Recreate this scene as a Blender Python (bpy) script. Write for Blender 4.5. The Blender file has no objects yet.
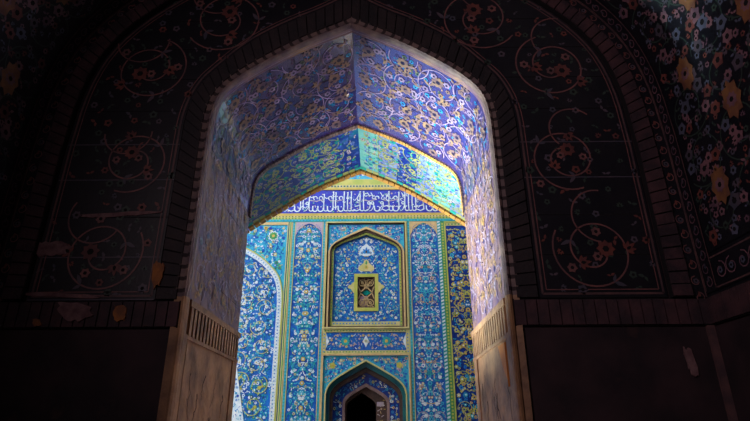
import bpy, math, random
from mathutils import Vector
C = bpy.context.scene.collection
PI = math.pi

# ------------------------------------------------------------------ camera frame
F = 523.93
AX = Vector((0.99996841, 0.00612226, 0.00506943))
AY = Vector((0.00704141, -0.3863974, -0.92230552))
AZ = Vector((-0.00368777, 0.92231195, -0.38642861))
CX, EYE = 0.305, 1.6
def P(px, py, D):
    "point of the wall plane y = D measured on the photograph, (x, z) in metres"
    c = Vector((px - 375, 210.5 - py, -F)); s = D / AY.dot(c)
    return (AX.dot(c) * s + CX, AZ.dot(c) * s + EYE)

# ------------------------------------------------------------------ materials
def lin(v):
    v /= 255.0
    return v / 12.92 if v <= 0.04045 else ((v + 0.055) / 1.055) ** 2.4
def rgb(c): return (lin(c[0]), lin(c[1]), lin(c[2]), 1)
MATS = {}
def mat(name, c1, c2=None, scale=6.0, rough=0.35, spec=0.5, coat=0.0, bump=0.0, bscale=30, c3=None, metal=0, lo=.38, hi=.62):
    m = bpy.data.materials.new(name); m.use_nodes = True
    nt = m.node_tree; b = nt.nodes['Principled BSDF']
    b.inputs['Roughness'].default_value = rough
    b.inputs['Specular IOR Level'].default_value = spec
    b.inputs['Coat Weight'].default_value = coat
    b.inputs['Coat Roughness'].default_value = 0.22; b.inputs['Coat IOR'].default_value = 3.4 if coat >= .9 else 1.6
    b.inputs['Metallic'].default_value = metal
    g = nt.nodes.new('ShaderNodeNewGeometry')
    if c2 is None:
        b.inputs['Base Color'].default_value = rgb(c1)
    else:
        n = nt.nodes.new('ShaderNodeTexNoise'); n.inputs['Scale'].default_value = scale
        n.inputs['Detail'].default_value = 5; n.inputs['Roughness'].default_value = .6
        r = nt.nodes.new('ShaderNodeValToRGB')
        r.color_ramp.elements[0].position = lo; r.color_ramp.elements[0].color = rgb(c1)
        r.color_ramp.elements[1].position = hi; r.color_ramp.elements[1].color = rgb(c2)
        if c3:
            e = r.color_ramp.elements.new(hi + .1); e.color = rgb(c3)
        nt.links.new(g.outputs['Position'], n.inputs['Vector'])
        nt.links.new(n.outputs['Fac'], r.inputs['Fac'])
        nt.links.new(r.outputs['Color'], b.inputs['Base Color'])
    if bump:
        n2 = nt.nodes.new('ShaderNodeTexNoise'); n2.inputs['Scale'].default_value = bscale; n2.inputs['Detail'].default_value = 6
        bp = nt.nodes.new('ShaderNodeBump'); bp.inputs['Strength'].default_value = bump; bp.inputs['Distance'].default_value = .02
        nt.links.new(g.outputs['Position'], n2.inputs['Vector'])
        nt.links.new(n2.outputs['Fac'], bp.inputs['Height']); nt.links.new(bp.outputs['Normal'], b.inputs['Normal'])
    MATS[name] = m
# courtyard facade glazes
mat('lapis', (18, 70, 164), (28, 106, 192), 5)
mat('cobalt', (24, 96, 196), (36, 140, 205), 3)
mat('indigo', (30, 30, 155), (38, 56, 190), 8)
mat('night', (6, 28, 110), (6, 60, 150), 4)
mat('cyan', (40, 150, 198), (70, 182, 205), 5)
mat('turquoise', (30, 140, 158), (50, 172, 166), 4)
mat('teal', (10, 72, 96), (16, 98, 104), 4)
mat('white', (226, 230, 238), (190, 212, 228), 9)
mat('yellow', (208, 174, 84), (184, 162, 80), 6)
mat('pale_yellow', (206, 192, 138), (184, 180, 112), 6)
mat('yellow_green', (160, 172, 76), (192, 184, 96), 3)
mat('leaf_green', (44, 134, 92), (90, 155, 80), 6)
mat('beige', (214, 180, 130), (190, 165, 120), 6)
mat('lilac', (170, 150, 180), (190, 175, 170), 6)
mat('umber', (60, 42, 40), (84, 60, 52), 6, rough=.6)
mat('dusty_rose', (150, 120, 116), (120, 96, 100), 6)
mat('black_line', (18, 18, 28))
mat('glass_teal', (10, 130, 120), rough=.15)
mat('glass_pink', (190, 165, 185), (150, 120, 150), 14, rough=.15)
# passage glazes
mat('vault_blue', (26, 24, 116), (58, 34, 108), 2.2, rough=.3, coat=1, bump=.02, bscale=4)
mat('vault_vine', (168, 146, 174), (134, 112, 146), 5, rough=.3, coat=.4)
mat('vault_gold', (154, 122, 90), (104, 82, 96), 7, rough=.3, coat=.4)
mat('vault_rose', (128, 92, 120), (104, 80, 120), 5, rough=.3, coat=.4)
mat('vault_sky', (30, 110, 180), (60, 150, 180), 4, rough=.25, coat=.4)
mat('vault_dark', (18, 16, 52), rough=.3, coat=.4)
mat('vault_green', (84, 106, 84), rough=.3, coat=.4)
mat('jamb_mauve', (92, 66, 100), (146, 112, 104), 2.6, rough=.4, coat=.12, bump=.05, bscale=8, c3=(172, 134, 84))
mat('jamb_gold', (170, 130, 70), (140, 105, 90), 5, rough=.35)
mat('jamb_pale', (165, 148, 168), (140, 118, 140), 5, rough=.35)
mat('soffit_blue', (10, 44, 140), (14, 74, 160), 1.3, rough=.3, coat=.5, c3=(20, 140, 140), lo=.42, hi=.56)
mat('soffit_pale_sheen', (84, 178, 180), (130, 190, 176), 3, rough=.3, coat=.5)  # pale block colours: tile glaze with reflected sheen partly mixed in
mat('soffit_blue_sheen', (96, 124, 200), (136, 160, 200), 3, rough=.3, coat=.5)
mat('soffit_teal', (10, 150, 150), (60, 180, 150), 5, rough=.25, coat=.5)
mat('soffit_lime', (150, 170, 90), (170, 170, 110), 5, rough=.3, coat=.5)
mat('soffit_sky', (60, 100, 200), (120, 140, 205), 3, rough=.25, coat=.5)
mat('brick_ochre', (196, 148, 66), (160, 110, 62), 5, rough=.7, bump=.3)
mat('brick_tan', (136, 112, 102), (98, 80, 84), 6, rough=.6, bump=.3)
mat('mortar', (62, 48, 46), (46, 36, 40), 6, rough=.8)
mat('travertine', (172, 130, 92), (122, 90, 66), 3.2, rough=.55, bump=.5, bscale=9, c3=(88, 60, 46))
mat('travertine_edge', (172, 130, 90), (126, 92, 66), 4, rough=.55, bump=.3)
mat('travertine_chip', (206, 130, 52), (180, 110, 50), 5, rough=.6)
mat('crack', (58, 38, 30), rough=.8)
# dark chamber
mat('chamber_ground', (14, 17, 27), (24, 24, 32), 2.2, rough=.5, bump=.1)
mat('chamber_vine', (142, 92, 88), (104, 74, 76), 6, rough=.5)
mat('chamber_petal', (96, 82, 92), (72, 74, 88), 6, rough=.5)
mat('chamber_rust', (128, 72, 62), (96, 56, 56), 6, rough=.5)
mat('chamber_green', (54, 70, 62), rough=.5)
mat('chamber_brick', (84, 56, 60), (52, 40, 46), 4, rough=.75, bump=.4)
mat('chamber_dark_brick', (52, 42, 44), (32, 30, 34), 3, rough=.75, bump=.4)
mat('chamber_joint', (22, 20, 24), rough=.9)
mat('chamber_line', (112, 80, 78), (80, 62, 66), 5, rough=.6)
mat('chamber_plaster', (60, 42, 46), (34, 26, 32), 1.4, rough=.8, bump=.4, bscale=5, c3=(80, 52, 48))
mat('bare_plaster', (140, 108, 108), (104, 74, 78), 9, rough=.85, bump=.4)
mat('orange_plaster', (176, 112, 58), (130, 84, 60), 9, rough=.85, bump=.4)
mat('carpet_rose', (142, 102, 108), (104, 78, 92), 6, rough=.5)
mat('carpet_ochre', (150, 104, 64), (112, 74, 60), 6, rough=.5)
mat('carpet_grey', (96, 100, 122), (78, 84, 100), 6, rough=.5)
mat('paving', (150, 135, 115), (120, 108, 95), 1.2, rough=.8, bump=.2)
mat('shade_brick', (96, 70, 62), (70, 50, 48), 3, rough=.8, bump=.2)
mat('court_brick', (176, 146, 112), (150, 120, 92), 3, rough=.8, bump=.2)

# ------------------------------------------------------------------ mesh builder
class MB:
    def __init__(s): s.v = []; s.f = []; s.m = []; s.n = []
    def add(s, pts, m):
        k = len(s.v); s.v += [tuple(p) for p in pts]; s.f.append(tuple(range(k, k + len(pts))))
        if m not in s.n: s.n.append(m)
        s.m.append(s.n.index(m))
    def build(s, name, parent=None, smooth=False):
        me = bpy.data.meshes.new(name); me.from_pydata(s.v, [], s.f)
        for q in s.n: me.materials.append(MATS[q])
        for p, i in zip(me.polygons, s.m): p.material_index = i; p.use_smooth = smooth
        me.update()
        o = bpy.data.objects.new(name, me); C.objects.link(o)
        if parent: o.parent = parent
        return o
def tag(o, label=None, cat=None, group=None, kind=None):
    if label: o['label'] = label
    if cat: o['category'] = cat
    if group: o['group'] = group
    if kind: o['kind'] = kind
    return o
def empty(name, loc, label, cat, group=None):
    o = bpy.data.objects.new(name, None); C.objects.link(o); o.location = loc
    o.empty_display_size = .1
    tag(o, label, cat, group); return o
def attach(o, root):
    "keep world place while parenting under an Empty that has a location"
    o.parent = root; o.location = -Vector(root.location); return o

def inside(p, poly):
    x, y = p; r = False; j = len(poly) - 1
    for i in range(len(poly)):
        xi, yi = poly[i]; xj, yj = poly[j]
        if (yi > y) != (yj > y) and x < (xj - xi) * (y - yi) / (yj - yi) + xi: r = not r
        j = i
    return r
def chaikin(pts, n=2):
    for _ in range(n):
        q = [pts[0]]
        for a, b in zip(pts, pts[1:]):
            q.append((a[0] * .75 + b[0] * .25, a[1] * .75 + b[1] * .25)); q.append((a[0] * .25 + b[0] * .75, a[1] * .25 + b[1] * .75))
        q.append(pts[-1]); pts = q
    return pts
def resample(pts, n):
    L = [0]
    for a, b in zip(pts, pts[1:]): L.append(L[-1] + math.dist(a, b))
    out = []; j = 0
    for i in range(n + 1):
        t = L[-1] * i / n
        while j < len(L) - 2 and L[j + 1] < t: j += 1
        k = (t - L[j]) / (L[j + 1] - L[j])
        out.append((pts[j][0] + (pts[j + 1][0] - pts[j][0]) * k, pts[j][1] + (pts[j + 1][1] - pts[j][1]) * k))
    return out
def plen(pts): return sum(math.dist(a, b) for a, b in zip(pts, pts[1:]))
def mirror(pts): return [(-x, z) for x, z in reversed(pts)]
def full(half):  # half: from right foot to apex -> whole arch, right foot to left foot
    return half + mirror(half)[1:]
def offset(pts, d):
    out = []
    for i in range(len(pts)):
        a = Vector(pts[max(i - 1, 0)]); b = Vector(pts[min(i + 1, len(pts) - 1)])
        t = (b - a).normalized(); n = Vector((t.y, -t.x))
        out.append((pts[i][0] + n.x * d, pts[i][1] + n.y * d))
    return out

# flat wall facing the camera: u = x, v = z, h towards the camera
def wallmap(Y): return lambda u, v, h=0: Vector((u, Y - h, v))

def slab(mb, poly, y0, y1, m, side=None):
    "prism of an (x, z) outline from y0 (front) to y1"
    side = side or m
    a = sum(p[0] * q[1] - q[0] * p[1] for p, q in zip(poly, poly[1:] + poly[:1]))
    if a < 0: poly = poly[::-1]
    mb.add([(x, y0, z) for x, z in poly], m)
    mb.add([(x, y1, z) for x, z in reversed(poly)], side)
    for p, q in zip(poly, poly[1:] + poly[:1]):
        mb.add([(p[0], y0, p[1]), (p[0], y1, p[1]), (q[0], y1, q[1]), (q[0], y0, q[1])], side)
def rect(x0, z0, x1, z1): return [(x0, z0), (x1, z0), (x1, z1), (x0, z1)]
def band_poly(inner, outer): return inner + outer[::-1]

# ------------------------------------------------------------------ ornament
def poly2(mb, M, pts, m, h): mb.add([M(u, v, h) for u, v in pts], m)
def ribbon(mb, M, pts, w, m, h=.004, clip=None, taper=False):
    n = len(pts)
    L = []; R = []
    for i in range(n):
        a = Vector(pts[max(i - 1, 0)]); b = Vector(pts[min(i + 1, n - 1)]); t = (b - a)
        if t.length < 1e-6: t = Vector((1, 0))
        t.normalize(); ww = w / 2 * ((1 - .8 * i / n) if taper else 1)
        L.append((pts[i][0] - t.y * ww, pts[i][1] + t.x * ww)); R.append((pts[i][0] + t.y * ww, pts[i][1] - t.x * ww))
    for i in range(n - 1):
        if clip and not (clip(pts[i]) and clip(pts[i + 1])): continue
        poly2(mb, M, [R[i], R[i + 1], L[i + 1], L[i]], m, h)
def flower(mb, M, c, r, n, m, mc, h=.006, rot=0, deep=.74):
    for i in range(n):
        a = rot + 2 * PI * i / n; d = PI / n
        poly2(mb, M, [c, (c[0] + r * deep * math.cos(a - d), c[1] + r * deep * math.sin(a - d)),
              (c[0] + r * math.cos(a), c[1] + r * math.sin(a)), (c[0] + r * deep * math.cos(a + d), c[1] + r * deep * math.sin(a + d))], m, h)
    k = r * .36
    poly2(mb, M, [(c[0] + k * math.cos(2 * PI * i / 6), c[1] + k * math.sin(2 * PI * i / 6)) for i in range(6)], mc, h + .002)
def leaf(mb, M, c, a, l, w, m, h=.005, bend=.0):
    ca, sa = math.cos(a), math.sin(a)
    q = [(0, 0), (.35 * l, -w / 2), (.75 * l, -w * .35), (l, bend), (.7 * l, w * .35), (.3 * l, w / 2)]
    poly2(mb, M, [(c[0] + x * ca - y * sa, c[1] + x * sa + y * ca) for x, y in q], m, h)
def palmette(mb, M, c, a, r, m, mc, h=.006):
    for k in range(-2, 3):
        leaf(mb, M, c, a + k * .62, r * (1 - .14 * abs(k)), r * .38, m, h + .0004 * k)
    leaf(mb, M, c, a, r * .5, r * .3, mc, h + .003)
def spiral(c, R, a0, d, turns=1.35, r1=.28, n=30):
    out = []
    for i in range(n + 1):
        t = i / n; a = a0 + d * t * turns * 2 * PI; r = R * (1 - (1 - r1) * t ** 1.2)
        out.append((c[0] + r * math.cos(a), c[1] + r * math.sin(a)))
    return out
def vine(mb, M, c, R, a0, d, rnd, line, lw, petals, core, clip=None, h=.004, fl=.2, turns=1.35, nf=7, n=34):
    pts = spiral(c, R, a0, d, turns, n=n); ribbon(mb, M, pts, lw, line, h, clip)
    ok = lambda p: clip is None or clip(p)
    e = pts[-1]
    if ok(e): flower(mb, M, e, R * fl * 1.1, 8, petals[0], core, h + .003, rnd.random())
    for k in range(1, nf):
        i = int(len(pts) * k / nf); p = pts[i]
        if not ok(p): continue
        q = pts[i - 1]; a = math.atan2(p[1] - q[1], p[0] - q[0]); s = rnd.choice((-1, 1))
        o = (p[0] + math.cos(a + s * PI / 2) * R * fl, p[1] + math.sin(a + s * PI / 2) * R * fl)
        if ok(o):
            t = k % 3; m = petals[k % len(petals)]
            if t == 0: palmette(mb, M, p, a + s * .9, R * fl * 1.3, m, core, h + .003)
            elif t == 1: flower(mb, M, o, R * fl * .62, 6, m, core, h + .003, rnd.random())
            else:
                leaf(mb, M, p, a + s * .7, R * fl * 1.4, R * fl * .5, m, h + .002); leaf(mb, M, p, a - s * .9, R * fl, R * fl * .4, m, h + .002)
def field(mb, M, poly, cell, pal, seed, axis=None, core='white', h=.004, fill=.95, size=.5, hole=None, wt=(4, 5, 2)):
    "small flowers and leaves, mirrored about u = axis (or vy rows) when asked"
    rnd = random.Random(seed)
    us = [p[0] for p in poly]; vs = [p[1] for p in poly]
    u0, u1, v0, v1 = min(us), max(us), min(vs), max(vs)
    if axis is not None: u0 = axis
    j = 0; v = v0 + cell * .5; n = 0
    while v < v1:
        u = u0 + cell * (.5 if axis is not None or j % 2 else .1)
        if axis is not None and j % 2: u = u0
        while u < u1:
            if rnd.random() < fill:
                du, dv = rnd.uniform(-.28, .28) * cell, rnd.uniform(-.28, .28) * cell
                if axis is not None and u == u0: du = 0
                t = rnd.choices((0, 1, 2), wt)[0]; m = rnd.choice(pal); a = rnd.uniform(0, 2 * PI); r = cell * size * rnd.uniform(.75, 1.2); mc = rnd.choice((core, 'indigo') if core == 'white' else (core,))
                for sg in ((1, -1) if axis is not None and not (u == u0) else (1,)):
                    c = (axis + sg * (u + du - axis), v + dv) if axis is not None else (u + du, v + dv)
                    aa = a if sg == 1 else PI - a
                    if hole and hole[0] - r < c[0] < hole[2] + r and hole[1] - r < c[1] < hole[3] + r: continue
                    if all(inside((c[0] + r * .9 * x, c[1] + r * .9 * y), poly) for x, y in ((1, 0), (-1, 0), (0, 1), (0, -1))):
                        if t == 0: flower(mb, M, c, r, rnd.choice((5, 6)) if axis is None else 6, m, mc, h + .002, aa)
                        elif t == 1:
                            leaf(mb, M, c, aa, r * 1.3, r * .7, m, h); leaf(mb, M, c, aa + 2.3 * sg, r * 1.1, r * .6, m, h)
                        else: palmette(mb, M, c, aa, r * 1.2, m, mc, h + .001)
                    n += 1
            u += cell
        v += cell * .86; j += 1
def dots(mb, M, pts, step, s, m, h=.006):
    L = plen(pts); n = max(2, int(L / step))
    for p in resample(pts, n)[:-1]:
        poly2(mb, M, [(p[0] - s, p[1] - s), (p[0] + s, p[1] - s), (p[0] + s, p[1] + s), (p[0] - s, p[1] + s)], m, h)
def frame(mb, x0, z0, x1, z1, w, y0, y1, m):
    slab(mb, rect(x0, z0, x1, z0 + w), y0, y1, m); slab(mb, rect(x0, z1 - w, x1, z1), y0, y1, m)
    slab(mb, rect(x0, z0 + w, x0 + w, z1 - w), y0, y1, m); slab(mb, rect(x1 - w, z0 + w, x1, z1 - w), y0, y1, m)

# ------------------------------------------------------------------ profiles (right half, foot to apex, centred on x = 0)
near_half = [(1.588, 0), (1.588, 4.45)] + chaikin([(1.588, 4.45), (1.58, 4.93), (1.50, 5.19), (1.30, 5.40), (1.02, 5.61), (.6, 5.885), (0, 6.172)])[1:]
mid_half = [(1.588, 0), (1.588, 4.45)] + chaikin([(1.588, 4.45), (1.58, 4.99), (1.47, 5.24), (1.18, 5.43), (.94, 5.59), (.58, 5.80), (0, 6.04)])[1:]
far_half = [(2.62, 0), (2.62, 3.7)] + chaikin([(2.62, 3.7), (2.60, 4.3), (2.30, 4.68), (1.70, 5.12), (1.02, 5.57), (.53, 5.83), (0, 6.055)])[1:]

# ================================================================== SETTING
# front wall block of the chamber, pierced by the archway
def pierced(half, off, y0, y1, W, H, m, side):
    a = full([(x + (off if z < 4.4 else off), z) if i < 2 else p for i, (p, (x, z)) in enumerate(zip(offset(half, off), half))])
    a[0] = (half[0][0] + off, 0); a[-1] = (-half[0][0] - off, 0)
    k = len(a) // 2; a[k] = (0, half[-1][1] + off * 1.12)
    mb = MB(); slab(mb, [(W, 0), (W, H), (-W, H), (-W, 0)] + a[::-1], y0, y1, m, side); return mb
tag(pierced(near_half, .045, 5.02, 7.12, 5.2, 9.2, 'chamber_plaster', 'mortar').build('wall_front'), kind='structure')
tag(pierced(far_half, .04, 7.12, 8.72, 5.2, 9.2, 'court_brick', 'mortar').build('wall_outer'), kind='structure')
mb = MB(); mb.add([(-6, -6.5, 0), (6, -6.5, 0), (6, 8.72, 0), (-6, 8.72, 0)], 'paving')
tag(mb.build('floor'), kind='structure')
mb = MB(); mb.add([(-30, 8.72, -.02), (14, 8.72, -.02), (14, 19, -.02), (-30, 19, -.02)], 'paving')
tag(mb.build('floor_courtyard'), kind='structure')

# chamber bay: side walls and pointed vault running towards the camera
rib_in = [(3.115, 2.765), (3.10, 4.4)] + chaikin([(3.10, 4.4), (3.06, 5.25), (2.84, 5.9), (2.27, 6.52), (1.4, 7.1), (0, 7.75)])[1:]
rib_out = offset(rib_in, .20); rib_out[-1] = (0, 7.98); rib_out[0] = (3.315, 2.765)
corner = offset(rib_in, .36); corner[-1] = (0, 8.17); corner[0] = (3.475, 2.765)
corner = [(x, z) for x, z in corner]
def vault_side(sg):
    def M(u, v, h=0):
        # u: arc length up the profile from the cap, v: world y, h: into the room
        n = len(cpts) - 1; t = max(0, min(u / cl * n, n - 1e-4)); i = int(t); k = t - i
        a, b = cpts[i], cpts[i + 1]; x = a[0] + (b[0] - a[0]) * k; z = a[1] + (b[1] - a[1]) * k
        d = Vector((b[0] - a[0], b[1] - a[1])).normalized()
        return Vector((sg * (x - d.y * h), v, z + d.x * h))
    return M
cpts = resample(corner, 60); cl = plen(cpts)
Y0 = -6.5
for sg, nm in ((-1, 'left'), (1, 'right')):
    mb = MB(); x = 3.475
    for a, b in ((0, 2.765),):
        q = [(sg * x, Y0, a), (sg * x, 5.02, a), (sg * x, 5.02, b), (sg * x, Y0, b)]
        mb.add(q, 'chamber_plaster')
        q = [(sg * (x + .5), Y0, a), (sg * (x + .5), 5.02, a), (sg * (x + .5), 5.02, b), (sg * (x + .5), Y0, b)]
        mb.add(q, 'chamber_plaster')
    tag(mb.build('wall_' + nm), kind='structure')
mb = MB()
for sg in (-1, 1):
    M = vault_side(sg)
    for i in range(60):
        u0, u1 = cl * i / 60, cl * (i + 1) / 60
        mb.add([M(u0, Y0), M(u0, 5.02), M(u1, 5.02), M(u1, Y0)], 'chamber_ground')
tag(mb.build('ceiling', smooth=True), kind='structure')
mb = MB(); slab(mb, rect(-6, 0, 6, 9.2), Y0 - .3, Y0, 'chamber_plaster'); tag(mb.build('wall_rear'), kind='structure')
mb = MB()   # lid over the vault and outer side walls so no daylight leaks in
slab(mb, rect(-5.2, 9.2, 5.2, 9.4), Y0 - .3, 8.72, 'court_brick'); tag(mb.build('roof'), kind='structure')
for sg, nm in ((-1, 'left'), (1, 'right')):
    mb = MB(); slab(mb, rect(min(sg * 5.2, sg * 5.4), 0, max(sg * 5.2, sg * 5.4), 9.4), Y0 - .3, 8.72, 'court_brick')
    tag(mb.build('wall_outer_' + nm), kind='structure')

# brick capping course under the tile panels (front, left, right)
def course(mb, p0, p1, z0, z1, depth, n, m, nrm, seed=1, joint='chamber_joint'):
    rnd = random.Random(seed); a = Vector(p0); b = Vector(p1); N = Vector(nrm)
    def box(s, e, d, mm, za, zb):
        q = [a.lerp(b, s), a.lerp(b, e)]
        A, B = q[0] + N * d, q[1] + N * d
        f = [(A.x, A.y, za), (B.x, B.y, za), (B.x, B.y, zb), (A.x, A.y, zb)]; g = [(q[0].x, q[0].y, za), (q[1].x, q[1].y, za), (q[1].x, q[1].y, zb), (q[0].x, q[0].y, zb)]
        mb.add(f, mm); mb.add(g[::-1], mm)
        for i in range(4): j = (i + 1) % 4; mb.add([f[i], g[i], g[j], f[j]], mm)
    box(0, 1, depth * .55, joint, z0, z1)
    for i in range(n):
        w = .05; box((i + w) / n, (i + 1 - w) / n, depth * rnd.uniform(.85, 1.0), m, z0 + .01, z1 - .012)
k = 1
for s, e, n, nr in (((1.60, 5.02, 0), (3.475, 5.02, 0), 17, (0, -1, 0)), ((-3.475, 5.02, 0), (-1.60, 5.02, 0), 17, (0, -1, 0)),
                    ((3.475, 4.96, 0), (3.475, -1, 0), 52, (-1, 0, 0)), ((-3.475, 4.96, 0), (-3.475, -1, 0), 52, (1, 0, 0))):
    mb = MB(); course(mb, s, e, 2.50, 2.76, .05, n, 'chamber_brick', nr, k); tag(mb.build('trim_%d' % k), kind='structure'); k += 1
# vertical edge strip where front and side walls meet
for sg in (-1, 1):
    mb = MB(); slab(mb, rect(min(sg * 3.40, sg * 3.47), 0, max(sg * 3.40, sg * 3.47), 2.50), 4.99, 5.02, 'chamber_line'); tag(mb.build('trim_%d' % k), kind='structure'); k += 1

# ================================================================== DARK CHAMBER ORNAMENT
FW = wallmap(5.0)
inner_px = [(351, 1), (383, 10), (414, 21), (454, 41), (485.5, 67), (497, 87)]
ring_out = [P(x, y, 5) for x, y in inner_px[1:]]
panel_inner = [(1.862, 2.775), (1.855, 4.4)] + chaikin([(1.855, 4.4), (1.85, 4.95), (1.72, 5.32)] + [ring_out[3], ring_out[2], ring_out[1], ring_out[0], (0, 6.62)])[1:]
panel_outer = [(3.10, 2.775)] + offset(rib_in, -.012)[1:]
panel_outer[-1] = (0, 7.72)
sp = [((594, 250), 45, 2.6, 1), ((566, 158), 38, -1.2, -1), ((552, 66), 41, 1.9, 1), ((478, 18), 42, -.6, -1)]
def chamber_panel(sg, label):
    poly = [(sg * x, z) for x, z in panel_inner + panel_outer[::-1]]
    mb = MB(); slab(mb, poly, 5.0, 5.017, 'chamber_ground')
    rnd = random.Random(5 + sg)
    clip = lambda p: inside(p, poly)
    # square tile joints
    z = 2.775
    while z < 7.7:
        xs = [i * .01 for i in range(0, 315) if inside((sg * i * .01, z), poly)]
        if xs:
            run = [xs[0]]
            for x in xs[1:]:
                if x - run[-1] > .015:
                    ribbon(mb, FW, [(sg * run[0], z), (sg * run[-1], z)], .008, 'chamber_joint', .0015); run = []
                run.append(x)
            ribbon(mb, FW, [(sg * run[0], z), (sg * run[-1], z)], .012, 'chamber_petal' if rnd.random() < .3 else 'chamber_joint', .0015)
        z += .43
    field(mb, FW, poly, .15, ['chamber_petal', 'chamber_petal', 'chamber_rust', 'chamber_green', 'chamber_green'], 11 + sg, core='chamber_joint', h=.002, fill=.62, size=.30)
    for (c, R, a0, d) in sp:
        x, zz = P(c[0], c[1], 5); x1, _ = P(c[0] + R, c[1], 5); r = (x1 - x) * .93
        cc = (sg * x, zz); aa = a0 if sg > 0 else PI - a0
        vine(mb, FW, cc, r, aa, d * sg, rnd, 'chamber_vine', .017, ['chamber_rust', 'chamber_vine', 'chamber_petal'], 'chamber_joint', clip, h=.005, fl=.21, turns=1.6, n=60, nf=8)
        ribbon(mb, FW, spiral((cc[0] + sg * .12, cc[1] + r * .92), r * .72, aa + 2, -d * sg, .5, .9, 24), .016, 'chamber_vine', .005, clip)
    # frame lines following the outline
    for off, w, m in ((.035, .022, 'chamber_line'), (.075, .010, 'chamber_vine')):
        a = offset(panel_inner, off)[1:-1]; b = offset(panel_outer, -off)[1:-1]
        a[0] = (1.862 + off, 2.775 + off); b[0] = (3.10 - off, 2.775 + off)
        ribbon(mb, FW, [(sg * x, zz) for x, zz in a], w, m, .004); ribbon(mb, FW, [(sg * x, zz) for x, zz in b], w, m, .004)
        ribbon(mb, FW, [(sg * a[0][0], a[0][1]), (sg * b[0][0], b[0][1])], w, m, .004)
    return tag(mb.build('scrollwork_mosaic'), label, 'mosaic', 'scrollwork tile panels beside the archway')
chamber_panel(1, 'dark scrollwork tile panel to the right of the bright archway, beside the patterned side wall')
lp = chamber_panel(-1, 'dark scrollwork tile panel to the left of the bright archway, with bare plaster patches')
# patches of lost glaze on the left panel and wall
def patch(px, D, m, label, seed, parent=None):
    rnd = random.Random(seed); pts = [P(x, y, D) for x, y in px]
    pts = chaikin(pts + [pts[0]], 2)[:-1]; cx = sum(p[0] for p in pts) / len(pts); cz = sum(p[1] for p in pts) / len(pts)
    pts = [(cx + (p[0] - cx) * (1 + rnd.uniform(-.22, .12)), cz + (p[1] - cz) * (1 + rnd.uniform(-.3, .12))) for p in pts]
    mb = MB(); slab(mb, pts, D - .010, D + .01, m); o = mb.build('plaster_patch', parent)
    return tag(o, label)
patch([(30, 243), (48, 240), (72, 243), (73, 254), (56, 258), (30, 256)], 5.0, 'bare_plaster', 'pinkish bare plaster patch', 1, lp)
patch([(80, 215), (110, 213), (165, 210), (168, 213), (120, 217), (82, 218)], 5.0, 'bare_plaster', 'pale strip of bare plaster', 2, lp)
patch([(20, 292), (60, 293), (100, 295), (100, 299), (58, 297), (22, 296)], 5.0, 'bare_plaster', 'pale strip of bare plaster at the bottom edge', 3, lp)
rp = [(153, 262), (163, 260), (165, 270), (158, 290), (152, 288)]
def loose(px, D, m, label, seed, par='trim_2'):
    return patch(px, D, m, label, seed, bpy.data.objects[par])
loose([(58, 303), (90, 302), (97, 316), (78, 323), (60, 318)], 4.968, 'bare_plaster', 'pinkish plaster patch on the brick course below the left panel', 5)
loose([(115, 306), (128, 305), (126, 321), (112, 322)], 4.968, 'orange_plaster', 'small orange plaster patch on the brick course below the left panel', 6)
loose([(33, 319), (40, 318), (43, 327), (33, 327)], 4.968, 'orange_plaster', 'tiny tan chip low at the far left end of the brick course', 7)
loose([(683, 348), (690, 345), (700, 372), (696, 378), (690, 374)], 5.008, 'bare_plaster', 'pale plaster scar', 8, 'wall_front')

# ring of dark bricks around the archway
ring_in = full(offset(near_half[1:], .05)[:-1] + [(0, 6.23)])
def voussoirs(name, half_in, half_out, y0, y1, step, m, joint, label, cat, foot, seed=3, parent=None, group=None, gap=.12):
    rnd = random.Random(seed); mb = MB()
    for sg in (1, -1):
        n = max(4, int(plen(half_in) / step)); a = resample(half_in, n); b = resample(half_out, n)
        for i in range(n):
            def q(t, s):
                A = (a[i][0] + (a[i + 1][0] - a[i][0]) * t, a[i][1] + (a[i + 1][1] - a[i][1]) * t); B = (b[i][0] + (b[i + 1][0] - b[i][0]) * t, b[i][1] + (b[i + 1][1] - b[i][1]) * t)
                return (sg * (A[0] + (B[0] - A[0]) * s), A[1] + (B[1] - A[1]) * s)
            d = rnd.uniform(0, .012)
            slab(mb, [q(gap / 2, .02), q(gap / 2, .98), q(1 - gap / 2, .98), q(1 - gap / 2, .02)], y0 + d, y1, m)
            slab(mb, [q(0, 0), q(0, 1), q(1, 1), q(1, 0)], y0 + .022, y1, joint)
    o = mb.build(name, parent)
    if label: tag(o, label, cat, group)
    return o
hi = [(1.64, 2.765)] + offset(near_half, .05)[1:-1] + [(0, 6.235)]
ho = [(1.845, 2.765)] + offset(panel_inner, -.012)[1:-1] + [(0, 6.60)]
# the outer edge runs parallel to the arch
voussoirs('brick_ring', hi, ho, 4.965, 5.017, .115, 'chamber_dark_brick', 'chamber_joint', 'ring of dark bricks set on end around the bright archway', 'brick arch', 0)
voussoirs('brick_rib', [(3.125, 2.765)] + offset(rib_in, .01)[1:-1] + [(0, 7.77)], rib_out, 4.93, 5.017, .12, 'chamber_brick', 'chamber_joint', 'large reddish brick rib arching over both dark tile panels', 'brick arch', 0, seed=8)
loose(rp, 4.955, 'orange_plaster', 'orange plaster patch', 4, 'brick_ring')
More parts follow.
